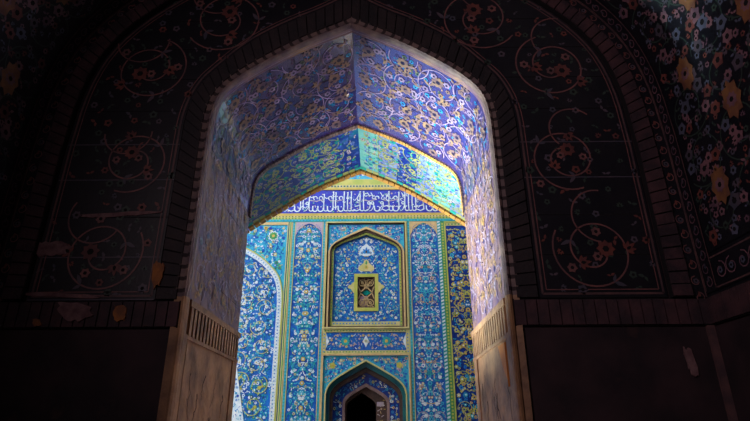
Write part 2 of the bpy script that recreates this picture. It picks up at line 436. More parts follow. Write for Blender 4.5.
# guard band of small scrolls beyond the rib
mb = MB(); gi = rib_out; go = corner
slab(mb, full([(x, z) for x, z in gi])[::1] + full(go)[::-1], 4.985, 5.017, 'chamber_ground')
M = wallmap(4.985)
for sg in (1, -1):
    mid = resample([((a[0] + b[0]) / 2, (a[1] + b[1]) / 2) for a, b in zip(gi, go)], 44)
    for i, p in enumerate(mid[:-1]):
        q = mid[i + 1]; a = math.atan2(q[1] - p[1], sg * (q[0] - p[0])); c = (sg * p[0], p[1])
        ribbon(mb, M, spiral(c, .05, a, 1 if i % 2 else -1, 1.1, .3, 10), .010, 'chamber_vine', .003)
        if i % 2: flower(mb, M, c, .03, 5, 'chamber_petal', 'chamber_joint', .004)
        else: leaf(mb, M, c, a, .06, .03, 'chamber_rust', .004)
    for off in (.018, .142):
        ribbon(mb, M, [(sg * x, z) for x, z in offset(rib_out, off)[:-1]], .012, 'chamber_line', .004)
tag(mb.build('scroll_border'), 'narrow dark tile border of small scrolls beyond the large brick rib', 'tile border')

# patterned side vaults
for sg, lab in ((1, 'carpet-like flower tiles on the curved right side wall, catching faint light'), (-1, 'carpet-like flower tiles on the curved left side wall, almost lost in shadow')):
    M = vault_side(sg); mb = MB(); rnd = random.Random(40 + sg); H = .012
    ya, yb = 1.2, 4.98
    nn = 54
    for i in range(nn):
        u0, u1 = .38 + (cl - .5) * i / nn, .38 + (cl - .5) * (i + 1) / nn
        mb.add([M(u0, ya, H), M(u0, yb - .2, H), M(u1, yb - .2, H), M(u1, ya, H)][::sg], 'chamber_ground')
    poly = [(.40, ya + .02), (cl - .15, ya + .02), (cl - .15, yb - .22), (.40, yb - .22)]
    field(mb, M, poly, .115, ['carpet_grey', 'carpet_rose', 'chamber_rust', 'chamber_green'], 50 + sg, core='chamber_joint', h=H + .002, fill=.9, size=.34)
    field(mb, M, poly, .23, ['carpet_rose', 'chamber_petal', 'carpet_grey', 'chamber_rust'], 60 + sg, core='chamber_joint', h=H + .006, fill=.9, size=.32, wt=(5, 0, 2))
    cs_ = (lambda pl: (lambda p: inside(p, pl)))(poly)
    for i in range(int(cl / .55)):
        for j in range(6): vine(mb, M, (.7 + i * .55, yb - .5 - j * .55), .30, rnd.uniform(0, 6), 1 if (i + j) % 2 else -1, rnd, 'chamber_green', .014, ['carpet_rose', 'chamber_petal'], 'chamber_joint', cs_, h=H + .004, fl=.18)
    u = .9; j = 0
    while u < cl - .4:
        v = yb - .62 - (j % 2) * .45
        while v > ya + .3:
            c = (u, v)
            pts = [(c[0] + (.15 if q % 2 == 0 else .115) * math.cos(2 * PI * q / 16) * 1.35, c[1] + (.13 if q % 2 == 0 else .10) * math.sin(2 * PI * q / 16)) for q in range(16)]
            poly2(mb, M, pts, 'carpet_ochre', H + .010); flower(mb, M, c, .075, 8, 'carpet_rose', 'chamber_joint', H + .012)
            v -= .95
        u += .62; j += 1
    tag(mb.build('flower_mosaic'), lab, 'mosaic', 'flower tiles on the side walls')
    mb = MB()
    for i in range(nn):
        u0, u1 = .03 + (cl - .15) * i / nn, .03 + (cl - .15) * (i + 1) / nn
        mb.add([M(u0, yb - .18, H), M(u0, yb, H), M(u1, yb, H), M(u1, yb - .18, H)][::sg], 'chamber_ground')
    mb.add([M(.03, ya, H), M(.03, yb - .18, H), M(.34, yb - .18, H), M(.34, ya, H)][::sg], 'chamber_ground')
    for k2 in range(int((cl - .3) / .13)):
        c = (.12 + k2 * .13, yb - .09); ribbon(mb, M, spiral(c, .055, 0, 1 if k2 % 2 else -1, 1.1, .3, 10), .010, 'carpet_rose', H + .003); leaf(mb, M, c, 0, .06, .03, 'chamber_petal', H + .004)
    for k2 in range(int((yb - ya - .3) / .16)):
        c = (.185, yb - .3 - k2 * .16); ribbon(mb, M, spiral(c, .085, 0, 1 if k2 % 2 else -1, 1.1, .3, 12), .012, 'carpet_rose', H + .003); flower(mb, M, c, .035, 6, 'carpet_grey', 'chamber_joint', H + .005)
    for uu in (.05, .33): ribbon(mb, M, [(uu, ya), (uu, yb - .19)], .016, 'chamber_line', H + .004)
    for vv in (yb - .015, yb - .175): ribbon(mb, M, [(.05 + i * (cl - .2) / 50, vv) for i in range(51)], .014, 'chamber_line', H + .004)
    tag(mb.build('scroll_border'), ('dark scroll tile border framing the flower tiles of the %s side wall' % ('right' if sg > 0 else 'left')), 'tile border')

# ================================================================== NEAR ARCHWAY
arch = empty('tiled_archway', (0, 5.0, 0), 'large pointed archway lined with purple-blue scroll tiles above tan stone jambs', 'archway')
YA, YB = 5.15, 7.10
ZS = 2.80
nh = [(1.588, ZS)] + near_half[1:]; mh = [(1.588, ZS)] + mid_half[1:]
NP = 90
nh = resample(nh, NP); mh = resample(mh, NP); LN = plen(nh)
def vaultmap(ha, hb, ya, yb, L, sg, tilt, bs, seed):
    n = len(ha) - 1; cache = {}
    def M(u, v, h=0):
        t = max(0, min(u / L * n, n - 1e-4)); i = int(t); k = t - i; w = (v - ya) / (yb - ya)
        def pt(q): return (ha[q][0] * (1 - w) + hb[q][0] * w, ha[q][1] * (1 - w) + hb[q][1] * w)
        a, b = pt(i), pt(i + 1); x = a[0] + (b[0] - a[0]) * k; z = a[1] + (b[1] - a[1]) * k
        d = Vector((b[0] - a[0], b[1] - a[1])).normalized()
        key = (int((u) / bs), int((v - ya) / bs))
        if key not in cache:
            r = random.Random(hash((key[0] * 31 + key[1] * 7 + seed * 101))); cache[key] = (r.uniform(-tilt, tilt), r.uniform(-tilt, tilt))
        ta, tb = cache[key]; h += .012 + ta * ((u / bs) % 1 - .5) * bs + tb * (((v - ya) / bs) % 1 - .5) * bs
        return Vector((sg * (x - d.y * h), v, z + d.x * h))
    return M
def blocks(mb, M, u0, u1, v0, v1, bs, ya, m, sg, sub=5):
    iu = int(u0 / bs)
    while iu * bs < u1:
        a, b = max(u0, iu * bs), min(u1, (iu + 1) * bs); jv = int((v0 - ya) / bs)
        while ya + jv * bs < v1:
            c, d = max(v0, ya + jv * bs), min(v1, ya + (jv + 1) * bs); e = .003
            if b - a > .01 and d - c > .01:
                for k in range(sub):
                    p, q = a + e + (b - a - 2 * e) * k / sub, a + e + (b - a - 2 * e) * (k + 1) / sub
                    mb.add([M(p, c + e), M(p, d - e), M(q, d - e), M(q, c + e)][::-sg], m)
            jv += 1
        iu += 1
BS = .34
ujamb = 4.5 - ZS
for sg, nm in ((-1, 'left'), (1, 'right')):
    M = vaultmap(nh, mh, YA, YB, LN, sg, .022, BS, 3 + sg); rnd = random.Random(70 + sg)
    # backing shell hiding the block joints
    # soffit
    mb = MB(); blocks(mb, M, ujamb + .05, LN, YA, YB, BS, YA, 'vault_blue', sg)
    poly = [(ujamb + .07, YA + .03), (LN - .02, YA + .03), (LN - .02, YB - .14), (ujamb + .07, YB - .14)]
    clip = lambda p: inside(p, poly)
    field(mb, M, poly, .105, ['vault_sky', 'vault_gold', 'vault_green', 'vault_sky', 'vault_rose', 'vault_blue'], 80 + sg, core='vault_dark', h=.003, fill=.8, size=.38)
    R = .33
    cs = []
    for i in range(5):
        for j in range(4): cs.append((ujamb + .27 + i * .49, YA + .30 + j * .47 - (i % 2) * .2))
    for q, c in enumerate(cs):
        vine(mb, M, c, R, rnd.uniform(0, 6), 1 if q % 2 else -1, rnd, 'vault_vine', .0135, ['vault_gold', 'vault_vine', 'vault_gold'], 'vault_dark', clip, h=.006, fl=.26, turns=1.45, nf=10, n=44)
    attach(tag(mb.build('soffit_tiles'), '%s half of the tiled soffit' % nm), arch)
    # jamb tiles
    mb = MB(); blocks(mb, M, 0, ujamb + .05, YA, YB, BS, YA, 'jamb_mauve', sg, 2)
    poly = [(.05, YA + .03), (ujamb + .06, YA + .03), (ujamb + .06, YB - .03), (.05, YB - .03)]
    clip2 = (lambda pl: (lambda p: inside(p, pl)))(poly)
    field(mb, M, poly, .10, ['jamb_gold', 'jamb_pale', 'jamb_gold', 'jamb_mauve', 'vault_blue', 'jamb_gold'], 90 + sg, core='vault_dark', h=.003, fill=.95, size=.46)
    for i in range(4):
        for j in range(4):
            vine(mb, M, (.25 + i * .47, YA + .2 + j * .48 + (i % 2) * .15), .26, rnd.uniform(0, 6), 1 if (i + j) % 2 else -1, rnd, 'jamb_pale', .015, ['jamb_gold', 'jamb_pale'], 'vault_dark', clip2, h=.006, fl=.24)
    attach(tag(mb.build('jamb_tiles'), '%s jamb of mauve scroll tiles' % nm), arch)
    # far edge bricks of the soffit
    mb = MB(); n = 44
    Mb = vaultmap(nh, mh, YA, YB, LN, sg, 0, BS, 3)
    for i in range(n):
        u0, u1 = ujamb + (LN - ujamb) * (i + .06) / n, ujamb + (LN - ujamb) * (i + .94) / n
        f = [Mb(u0, YB - .06, .03), Mb(u0, YB + .02, .03), Mb(u1, YB + .02, .03), Mb(u1, YB - .06, .03)][::-sg]
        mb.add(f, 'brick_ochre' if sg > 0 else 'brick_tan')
        mb.add([Mb(u0, YB + .02, -.03), Mb(u0, YB + .02, .03), Mb(u1, YB + .02, .03), Mb(u1, YB + .02, -.03)], 'brick_tan')
        mb.add([Mb(u0, YB - .06, 0), Mb(u0, YB - .06, .03), Mb(u1, YB - .06, .03), Mb(u1, YB - .06, 0)], 'brick_tan')
        for uu in (u0, u1): mb.add([Mb(uu, YB - .06, 0), Mb(uu, YB + .02, 0), Mb(uu, YB + .02, .03), Mb(uu, YB - .06, .03)], 'mortar')
    attach(mb.build('inner_brick_edging'), arch)
    # front edge: rounded moulding with short bricks above the cap
    mb = MB(); prof = [(0, 0), (-.012, -.022), (.03, -.045), (.06, -.02), (.085, .05), (.06, .16), (.03, .26), (0, .262)]   # (towards opening, y)
    prof = [(.0, .0), (.0, -.03), (.022, -.035), (.04, -.012), (.05, .03), (.042, .075), (.03, .095), (.03, .13), (.012, .155)]
    path = [(1.588, 0), (1.588, .9), (1.588, 1.8), (1.588, 2.3), (1.588, 2.62)] + resample([(1.588, 2.80)] + near_half[1:], 105)
    off = [offset(path, -p[0]) for p in prof]
    for o_ in off: o_[-1] = (0, o_[-1][1])
    offo = offset(path, .075); offo[-1] = (0, 6.25)
    allp = [(offo, -.022)] + [(o_, prof[i][1] - .0) for i, o_ in enumerate(off)]
    for i in range(110):
        br = i % 2
        for a in range(len(allp) - 1):
            (A, ya), (B, yb) = allp[a], allp[a + 1]
            m = 'brick_tan'
            if a >= 5: m = 'jamb_pale' if a == 6 else 'jamb_mauve'
            if a < 3 and i % 3 == 0: m = 'mortar'
            if i < 5: m = 'travertine_edge'
            mb.add([(sg * A[i][0], 5 + ya, A[i][1]), (sg * B[i][0], 5 + yb, B[i][1]), (sg * B[i + 1][0], 5 + yb, B[i + 1][1]), (sg * A[i + 1][0], 5 + ya, A[i + 1][1])][::sg], m)
    attach(tag(mb.build('edge_moulding'), '%s edge moulding of short tan bricks' % nm), arch)
    # fluted stone band: moulding, flutes, moulding
    mb = MB(); X = sg * 1.588
    def hbox(d0, ya, yb, za, zb, m):
        x0, x1 = X, X - sg * d0
        slab(mb, rect(min(x0, x1), za, max(x0, x1), zb), ya, yb, m)
    hbox(.05, 5.12, YB, 2.735, 2.80, 'travertine'); hbox(.02, 5.14, YB, 2.45, 2.735, 'crack'); hbox(.045, 5.12, YB, 2.42, 2.455, 'travertine')
    nf = 17
    for i in range(nf):
        ya = 5.16 + (YB - 5.17) * i / nf; w = (YB - 5.17) / nf
        hbox(.045, ya, ya + w * .58, 2.45, 2.735, 'travertine')
    attach(tag(mb.build('fluted_band'), 'fluted stone band on the %s jamb' % nm), arch)
    # stone slab with raised borders and cracks
    mb = MB()
    hbox(.02, 5.02, YB, 0, 2.425, 'travertine')
    hbox(.045, 5.02, 5.14, 0, 2.46, 'travertine_edge'); hbox(.032, 5.19, 5.24, 0, 2.42, 'travertine')
    hbox(.035, YB - .20, YB, 0, 2.425, 'travertine')
    Mx = lambda u, v, h=0: Vector((X - sg * (.02 + h), u, v))
    for q in range(12):
        y = rnd.uniform(5.4, 6.7); z = rnd.uniform(1.6, 2.3); pts = [(y, z)]
        for _ in range(6): pts.append((pts[-1][0] + rnd.uniform(-.05, .05), pts[-1][1] - rnd.uniform(.02, .07)))
        ribbon(mb, Mx, pts, rnd.uniform(.012, .034), 'crack', .003, taper=True)
    st = attach(tag(mb.build('stone_slab'), '%s jamb stone slab with dark cracks' % nm), arch)
    if sg > 0:
        mb = MB(); slab(mb, [(1.55, 2.40), (1.568, 2.40), (1.568, 1.98), (1.55, 1.98)], 5.30, 5.302, 'travertine_chip')
        q = [(5.31, 2.40), (5.62, 2.40), (5.50, 2.20), (5.31, 2.02)]
        mb.add([Mx(a, b, .012) for a, b in q], 'travertine_chip')
        for a, b in zip(q, q[1:] + q[:1]): mb.add([Mx(*a, 0), Mx(*b, 0), Mx(*b, .012), Mx(*a, .012)], 'travertine_chip')
        tag(mb.build('repair_patch', st), 'orange repair patch')

# ================================================================== SECOND ARCH
arch2 = empty('tiled_archway', (0, 7.2, 0), 'low pointed arch with blue and turquoise tiled underside, framing the courtyard facade', 'archway')
fh = resample([(2.62, 2.6)] + far_half[1:], 90); LF = plen(fh); YC, YD = 7.14, 8.72
for sg, nm in ((-1, 'left'), (1, 'right')):
    M = vaultmap(fh, fh, YC, YD, LF, sg, .012, .36, 13 + sg); rnd = random.Random(170 + sg)
    mb = MB()
    for q in range(14):
        mm = 'soffit_blue' if sg < 0 else ['soffit_pale_sheen', 'soffit_blue_sheen', 'soffit_blue', 'soffit_blue_sheen'][(13 - q) % 4]  # right half paler: reflected sheen partly put into the block colours
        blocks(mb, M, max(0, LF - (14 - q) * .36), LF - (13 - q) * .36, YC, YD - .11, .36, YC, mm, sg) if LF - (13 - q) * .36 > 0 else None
    poly = [(.03, YC + .02), (LF - .02, YC + .02), (LF - .02, YD - .24), (.03, YD - .24)]
    field(mb, M, poly, .085, ['soffit_lime', 'soffit_sky', 'soffit_blue', 'soffit_teal', 'soffit_sky', 'soffit_lime', 'lilac'], 180 + sg, core='soffit_blue', h=.003, fill=.97, size=.5)
    clip3 = (lambda pl: (lambda p: inside(p, pl)))(poly)
    for i in range(9):
        for j in range(3):
            vine(mb, M, (.3 + i * .5, YC + .25 + j * .45), .26, rnd.uniform(0, 6), 1 if (i + j) % 2 else -1, rnd, 'soffit_lime', .014, ['soffit_lime', 'soffit_teal'], 'soffit_blue', clip3, h=.006, fl=.26)
    for i in range(40):
        u0, u1 = LF * (i + .05) / 40, LF * (i + .95) / 40
        mb.add([M(u0, YD - .22, .006), M(u0, YD - .12, .006), M(u1, YD - .12, .006), M(u1, YD - .22, .006)][::-sg], 'soffit_lime' if i % 3 else 'soffit_teal')
    attach(tag(mb.build('soffit_tiles'), '%s half of the blue tiled underside' % nm), arch2)
    mb = MB(); n = 42; Mb = vaultmap(fh, fh, YC, YD, LF, sg, 0, .52, 3); m = 'brick_ochre'
    for i in range(n):
        u0, u1 = LF * (i + .05) / n, LF * (i + .95) / n; ya, yb = YD - .10, YD + .03
        c = [(u0, ya), (u0, yb), (u1, yb), (u1, ya)]
        mb.add([Mb(a, b, .035) for a, b in c][::-sg], m)
        for (a, b), (a2, b2) in zip(c, c[1:] + c[:1]): mb.add([Mb(a, b, -.04), Mb(a, b, .035), Mb(a2, b2, .035), Mb(a2, b2, -.04)], m if b == b2 == ya else 'mortar')
    attach(tag(mb.build('brick_edging'), 'ochre brick edging of the %s half' % nm), arch2)

# ================================================================== COURTYARD FACADE
Y = 13.0
W0 = wallmap(Y)
def karch(w, z0, z1, foot=None, n=2):
    h = z1 - z0; a = chaikin([(w, z0), (w * .955, z0 + h * .22), (w * .80, z0 + h * .43), (w * .5, z0 + h * .66), (0, z1)], n)
    return ([(w, foot)] if foot is not None else []) + a
mb = MB()
dr = [(x - .12, z) for x, z in full(karch(.357, 2.13, 2.447, 0))]
slab(mb, [(9, 0), (9, 9.6), (-7, 9.6), (-7, 0)] + dr[::-1], Y + .5, Y + .8, 'cobalt', 'umber')
tag(mb.build('wall_back'), kind='structure')
mb = MB()  # unlit passage behind the doorway
for a, b in (((-1.2, 13.8), (-1.2, 18)), ((1.2, 18), (1.2, 13.8)), ((-1.2, 18), (1.2, 18))):
    mb.add([(a[0], a[1], 0), (b[0], b[1], 0), (b[0], b[1], 3.2), (a[0], a[1], 3.2)], 'chamber_joint')
mb.add([(-1.2, 13.8, 3.2), (1.2, 13.8, 3.2), (1.2, 18, 3.2), (-1.2, 18, 3.2)], 'chamber_joint')
mb.add([(-1.2, 13.8, 0), (1.2, 13.8, 0), (1.2, 18, 0), (-1.2, 18, 0)], 'chamber_joint')
tag(mb.build('wall_passage'), kind='structure')
mb = MB(); slab(mb, rect(3.75, 0, 4.1, 9.6), 8.72, Y - .02, 'shade_brick'); tag(mb.build('wall_shading'), kind='structure')  # unseen dark wall added close in, dims what the left soffit reflects

XL, XR = -5.9, 5.9
# tympanum above
mb = MB(); pl = rect(XL, 7.985, XR, 9.5); slab(mb, pl, Y, Y + .497, 'cyan')
field(mb, W0, rect(-2.5, 8.0, 2.5, 8.8), .085, ['white', 'indigo', 'cobalt', 'yellow', 'indigo'], 201, 0, fill=.95, size=.5)
tag(mb.build('floral_mosaic'), 'cyan and blue tile panel at the very top, above the inscription', 'tile panel')
# banded borders
def hband(rows, label, name='tile_band'):
    mb = MB()
    for z0, z1, m, dm in rows:
        slab(mb, rect(XL, z0, XR, z1), Y - .012, Y + .497, m)
        if dm: dots(mb, wallmap(Y - .012), [(-3.6, (z0 + z1) / 2), (3.6, (z0 + z1) / 2)], .085, min(.022, (z1 - z0) * .3), dm, .004)
    return tag(mb.build(name), label, 'tile band')
hband([(7.81, 7.98, 'yellow_green', None), (7.722, 7.81, 'pale_yellow', 'teal'), (7.662, 7.722, 'yellow', None)], 'yellow-green tile band with dark dots above the white inscription')
hband([(6.90, 6.972, 'yellow', None), (6.855, 6.90, 'pale_yellow', 'umber'), (6.80, 6.855, 'yellow_green', 'leaf_green'), (6.725, 6.80, 'turquoise', 'cyan')], 'yellow, green and turquoise tile band below the white inscription')
# inscription
ins = MB(); slab(ins, rect(XL, 6.975, XR, 7.66), Y + .006, Y + .497, 'indigo')
MI = wallmap(Y + .006); rnd = random.Random(77); u = -3.3
arc = lambda c, r, a0, a1, n=10, ky=1: [(c[0] + r * math.cos(a0 + (a1 - a0) * i / n), c[1] + ky * r * math.sin(a0 + (a1 - a0) * i / n)) for i in range(n + 1)]
field(ins, MI, rect(-3.4, 6.99, 3.4, 7.645), .10, ['cobalt', 'turquoise', 'cobalt', 'lilac'], 207, core='yellow', h=.0015, fill=.5, size=.26)
zb = 7.03
while u < 3.3:
    t = rnd.random(); w = .028
    top = rnd.choice((7.62, 7.60, 7.55))
    if t < .56:      # tall shafts, sometimes a pair joined at the foot
        ribbon(ins, MI, [(u, zb + .05), (u - .008, 7.3), (u + .004, top)], w, 'white', .005)
        leaf(ins, MI, (u + .004, top), -2.3, .05, .02, 'white', .006)
        if rnd.random() < .5:
            ribbon(ins, MI, [(u, zb + .05)] + arc((u + .05, zb + .06), .05, PI, 2 * PI, 6), w, 'white', .005); u += .03
        u += .068
    elif t < .76:    # bowl
        r = rnd.uniform(.06, .085)
        ribbon(ins, MI, [(u, zb + .16)] + arc((u + r, zb + r), r, PI, 2 * PI + .5, 10), w * 1.15, 'white', .0052)
        ribbon(ins, MI, arc((u + r, 7.42), .05, -.5, 4.3, 9), w * .9, 'white', .0056)
        leaf(ins, MI, (u + r, zb + .12), .9, .035, .03, 'white', .006); u += 2 * r + .015
    elif t < .90:    # round letter with a tail
        ribbon(ins, MI, arc((u + .04, 7.27), .036, 0, 2 * PI, 9), w, 'white', .005)
        ribbon(ins, MI, [(u + .076, 7.27), (u + .07, 7.15), (u + .02, 7.06), (u - .05, 7.03)], w, 'white', .0053, taper=True)
        ribbon(ins, MI, [(u + .0, 7.58), (u + .06, 7.47), (u + .10, 7.50)], w * .8, 'white', .0056); u += .095
    else:            # long diagonal stroke over a base line
        ribbon(ins, MI, [(u + .14, 7.58), (u + .05, 7.40), (u + .13, 7.30), (u + .12, 7.20), (u, 7.17)], w, 'white', .005)
        ribbon(ins, MI, [(u - .04, 7.08), (u + .05, 7.04), (u + .15, 7.09)], w, 'white', .0054); u += .14
    if rnd.random() < .45: leaf(ins, MI, (u, rnd.uniform(7.2, 7.5)), rnd.uniform(0, 3), .04, .026, 'white', .007)
    if rnd.random() < .7:
        q = (u - rnd.uniform(0, .05), rnd.uniform(7.30, 7.52)); ribbon(ins, MI, arc(q, rnd.uniform(.025, .045), rnd.uniform(0, 3), rnd.uniform(5, 7), 8), w * .7, 'white', .0072)
    if rnd.random() < .5: ribbon(ins, MI, [(u - .06, 7.16 + rnd.uniform(-.03, .05)), (u, 7.13), (u + .05, 7.19)], w * .8, 'white', .0074)
    if rnd.random() < .08: ribbon(ins, MI, [(u - .25, 7.36), (u - .05, 7.33), (u + .16, 7.38)], w * .8, 'lilac', .0045)
tag(ins.build('inscription_band'), 'indigo tile band with white Arabic calligraphy across the top of the facade', 'inscription')

# vertical strips
def vstrip(x0, x1, m, label, dm=None, z0=0, z1=6.722, y=Y - .006, edge=None):
    mb = MB(); slab(mb, rect(x0, z0, x1, z1), y, Y + .497, m)
    if dm: dots(mb, wallmap(y), [((x0 + x1) / 2, 1.4), ((x0 + x1) / 2, z1)], .075, (x1 - x0) * .24, dm, .003)
    if edge:
        for xx in (x0 + .012, x1 - .012): ribbon(mb, wallmap(y), [(xx, 1.2), (xx, z1)], .018, edge, .002)
    return tag(mb.build('tile_strip'), label, 'tile strip', 'upright tile strips of the facade')
vstrip(-1.968, -1.868, 'turquoise', 'turquoise upright strip left of the left blue mosaic column', 'cyan', edge='pale_yellow')
vstrip(-1.158, -1.062, 'turquoise', 'turquoise upright strip between left mosaic column and window niche', 'cyan', edge='beige')
vstrip(1.062, 1.162, 'turquoise', 'turquoise upright strip between window niche and right mosaic column', 'cyan', edge='pale_yellow')
vstrip(1.968, 2.062, 'leaf_green', 'green upright strip left of the navy and yellow column', 'yellow_green', z1=6.722)
# rope strip
mb = MB(); slab(mb, rect(1.875, 0, 1.966, 6.722), Y - .006, Y + .497, 'turquoise')
z = 1.4; M = wallmap(Y - .006)
while z < 6.68:
    poly2(mb, M, [(1.885, z), (1.956, z + .03), (1.956, z + .075), (1.885, z + .045)], 'white', .004); z += .085
tag(mb.build('rope_strip'), 'white and turquoise rope-patterned strip right of the right mosaic column', 'tile strip')

# mosaic columns
def column(x0, x1, ground, pal, seed, label, core='white', top=None, cell=.078, name='mosaic_column', medal=None, z1=6.722):
    mb = MB(); slab(mb, rect(x0, 0, x1, z1), Y + .004, Y + .497, ground); M = wallmap(Y + .004); ax = (x0 + x1) / 2
    field(mb, M, rect(x0 + .01, 1.45, x1 - .01, z1 - .02), cell, pal, seed, ax, core=core, fill=.97, size=.6)
    rnd = random.Random(seed + 1); z = z1 - .45; w = (x1 - x0)
    cl_ = lambda p: x0 + .01 < p[0] < x1 - .01 and p[1] < z1 - .03
    j = 0
    while z > 1.3:
        for sg in (1, -1):
            ribbon(mb, M, spiral((ax + sg * w * .25, z), w * .22, PI / 2 - sg * PI / 2, sg, 1.2, .3, 16), .014, medal[1], .009, cl_)
        flower(mb, M, (ax, z + w * .3), .06, 8, medal[0], medal[2], .011)
        palmette(mb, M, (ax, z - .05), PI / 2, .11, medal[3], medal[2], .010)
        z -= w * .78; j += 1
    if top:
        for sg in (1, -1):
            pts = [(ax + sg * w / 2, z1), (ax + sg * w / 2, z1 - .38), (ax + sg * w * .38, z1 - .22), (ax + sg * w * .16, z1 - .08), (ax, z1 - .04), (ax, z1)]
            poly2(mb, M, pts[::sg], top, .012)
            dots(mb, M, [(ax + sg * w * .44, z1 - .3), (ax + sg * w * .40, z1 - .16), (ax + sg * w * .2, z1 - .05)], .05, .010, 'lapis', .014)
    return tag(mb.build(name), label, 'mosaic column')
column(-1.866, -1.16, 'lapis', ['cyan', 'white', 'white', 'cyan', 'pale_yellow', 'turquoise'], 301, 'tall blue mosaic column left of the window niche', top='lilac', medal=('yellow', 'turquoise', 'white', 'cyan'))
column(1.164, 1.873, 'lapis', ['cyan', 'cyan', 'cyan', 'turquoise', 'white', 'white', 'beige'], 302, 'tall bright cyan mosaic column right of the window niche', top='beige', medal=('cyan', 'lilac', 'indigo', 'cyan'))
column(2.10, 2.98, 'night', ['yellow', 'yellow_green', 'yellow', 'cyan', 'pale_yellow', 'cobalt', 'yellow_green'], 303, 'navy mosaic column with yellow scrolls beside the right jamb', medal=('yellow', 'yellow_green', 'night', 'yellow_green'), cell=.092, z1=6.60)
mb = MB(); frame(mb, 2.064, -.05, 3.02, 6.722, .036, Y - .01, Y + .497, 'yellow_green')
slab(mb, rect(2.10, 6.60, 2.98, 6.69), Y, Y + .497, 'pale_yellow'); dots(mb, wallmap(Y), [(2.1, 6.64), (2.98, 6.64)], .08, .02, 'leaf_green', .004)
tag(mb.build('column_frame'), 'yellow-green frame around the navy mosaic column at right', 'frame')
mb = MB(); slab(mb, rect(3.022, 0, 5.9, 6.722), Y, Y + .497, 'lapis'); field(mb, W0, rect(3.05, 2.0, 4.6, 6.7), .1, ['cyan', 'white', 'cobalt', 'pale_yellow'], 305, fill=.9)
tag(mb.build('floral_mosaic'), 'blue floral tile panel hidden mostly behind the right jamb', 'tile panel')

# --- left blind arch
blind = empty('blind_arch', (-3.95, Y, 0), 'large blue blind arch with a white border at the left edge of the facade', 'blind arch')
ax = -3.95
outr = [(1.86, 0), (1.86, 4.55)] + chaikin([(1.86, 4.55), (1.83, 4.95), (1.72, 5.28), (1.50, 5.53), (1.23, 5.78), (.80, 6.03), (0, 6.36)])[1:]
inr = [(x, z) for x, z in offset(outr, -.145)]; inr[0] = (1.715, 0); inr[-1] = (0, 6.20)
lin_ = [(x, z) for x, z in offset(outr, -.028)]; lin_[0] = (1.832, 0); lin_[-1] = (0, 6.33)
sh = lambda pts: [(x + ax, z) for x, z in pts]
mb = MB(); o = sh(full(outr)); slab(mb, [(ax + 1.86, 6.64), (ax - 1.86, 6.64), (ax - 1.86, 4.5)] + [p for p in o[::-1] if p[1] > 4.6] + [(ax + 1.86, 4.5)], Y, Y + .497, 'cyan')
pl = [(ax + 1.86, 6.62), (ax, 6.62)] + [p for p in sh(mirror(mirror(outr)))[::-1] if p[1] > 4.6]
field(mb, W0, [(ax + 1.84, 6.63), (ax + .1, 6.63), (ax + .1, 6.4)] + [p for p in sh(outr)[::-1][1:] if p[1] > 4.6], .085, ['cobalt', 'white', 'lapis', 'lapis', 'pale_yellow', 'cobalt', 'leaf_green'], 310, fill=1, size=.6)
c = P(273.5, 236, Y); flower(mb, W0, c, .15, 10, 'white', 'yellow', .010, deep=.8); flower(mb, W0, c, .12, 10, 'leaf_green', 'yellow', .014, deep=.75)
c = P(266, 228, Y); flower(mb, W0, c, .06, 8, 'yellow', 'umber', .010)
attach(tag(mb.build('spandrel'), 'turquoise floral spandrel with a green rosette'), blind)
mb = MB(); slab(mb, sh(full(lin_)) + sh(full(outr))[::-1], Y - .02, Y + .497, 'yellow_green')
slab(mb, sh(full(inr)) + sh(full(lin_))[::-1], Y - .008, Y + .497, 'white')
mid = sh(offset(outr, -.088)[1:-1]); dots(mb, wallmap(Y - .008), [(mid[0][0], 1.4)] + mid, .085, .014, 'cobalt', .004)
for off in (-.05, -.125):
    mid = sh(offset(outr, off)[1:-1]); dots(mb, wallmap(Y - .008), [(mid[0][0], 1.4)] + mid, .06, .007, 'lilac', .004)
attach(tag(mb.build('arch_border'), 'white dotted border of the blind arch'), blind)
mb = MB(); Yf = Y + .05; M = wallmap(Yf); fp = sh(full(inr)); slab(mb, fp, Yf, Y + .497, 'lapis')
half = [p for p in sh(inr)]; fpoly = [(ax, 1.5), (ax, 6.15)] + [p if p[1] > .1 else (p[0], 1.5) for p in half[::-1]]
field(mb, M, fpoly, .075, ['cobalt', 'cyan', 'white', 'cyan', 'turquoise', 'white', 'teal'], 311, fill=1, size=.55)
clipf = lambda p: inside(p, fpoly); rnd = random.Random(5)
for j in range(9):
    for i in range(4):
        cc = (-2.55 - i * .46 - (j % 2) * .1, 5.35 - j * .46 + (i % 2) * .1)
        grn = j >= 6
        vine(mb, M, cc, .22, rnd.uniform(0, 6), 1 if (i + j) % 2 else -1, rnd, 'yellow_green' if grn else 'pale_yellow', .018 if grn else .014, ['yellow_green', 'leaf_green'] if grn else ['white', 'pale_yellow', 'cyan'], 'yellow', clipf, h=.009, fl=.22)
attach(tag(mb.build('arch_field'), 'blue field with yellow spiral scrolls'), blind)
mb = MB(); wp = [P(x, y, Yf) for x, y in ((244, 424), (241, 400), (237, 368), (232, 366), (215, 424))]
slab(mb, wp, Yf - .02, Yf + .1, 'white'); field(mb, wallmap(Yf - .02), wp, .08, ['cobalt', 'cyan', 'lapis'], 312, fill=.9, size=.4)
attach(tag(mb.build('white_panel'), 'white-ground tile wedge with blue flowers'), blind)
mb = MB()
for x0, x1, m in ((-2.088, -2.068, 'pale_yellow'), (-2.068, -2.040, 'teal'), (-2.040, -2.018, 'pale_yellow'), (-2.018, -1.992, 'leaf_green'), (-1.992, -1.97, 'beige')): slab(mb, rect(x0, 0, x1, 6.722), Y - .014, Y + .497, m)
slab(mb, rect(-5.9, 6.645, -2.09, 6.722), Y - .014, Y + .497, 'beige')
attach(tag(mb.build('outer_frame'), 'yellow and green line frame'), blind)

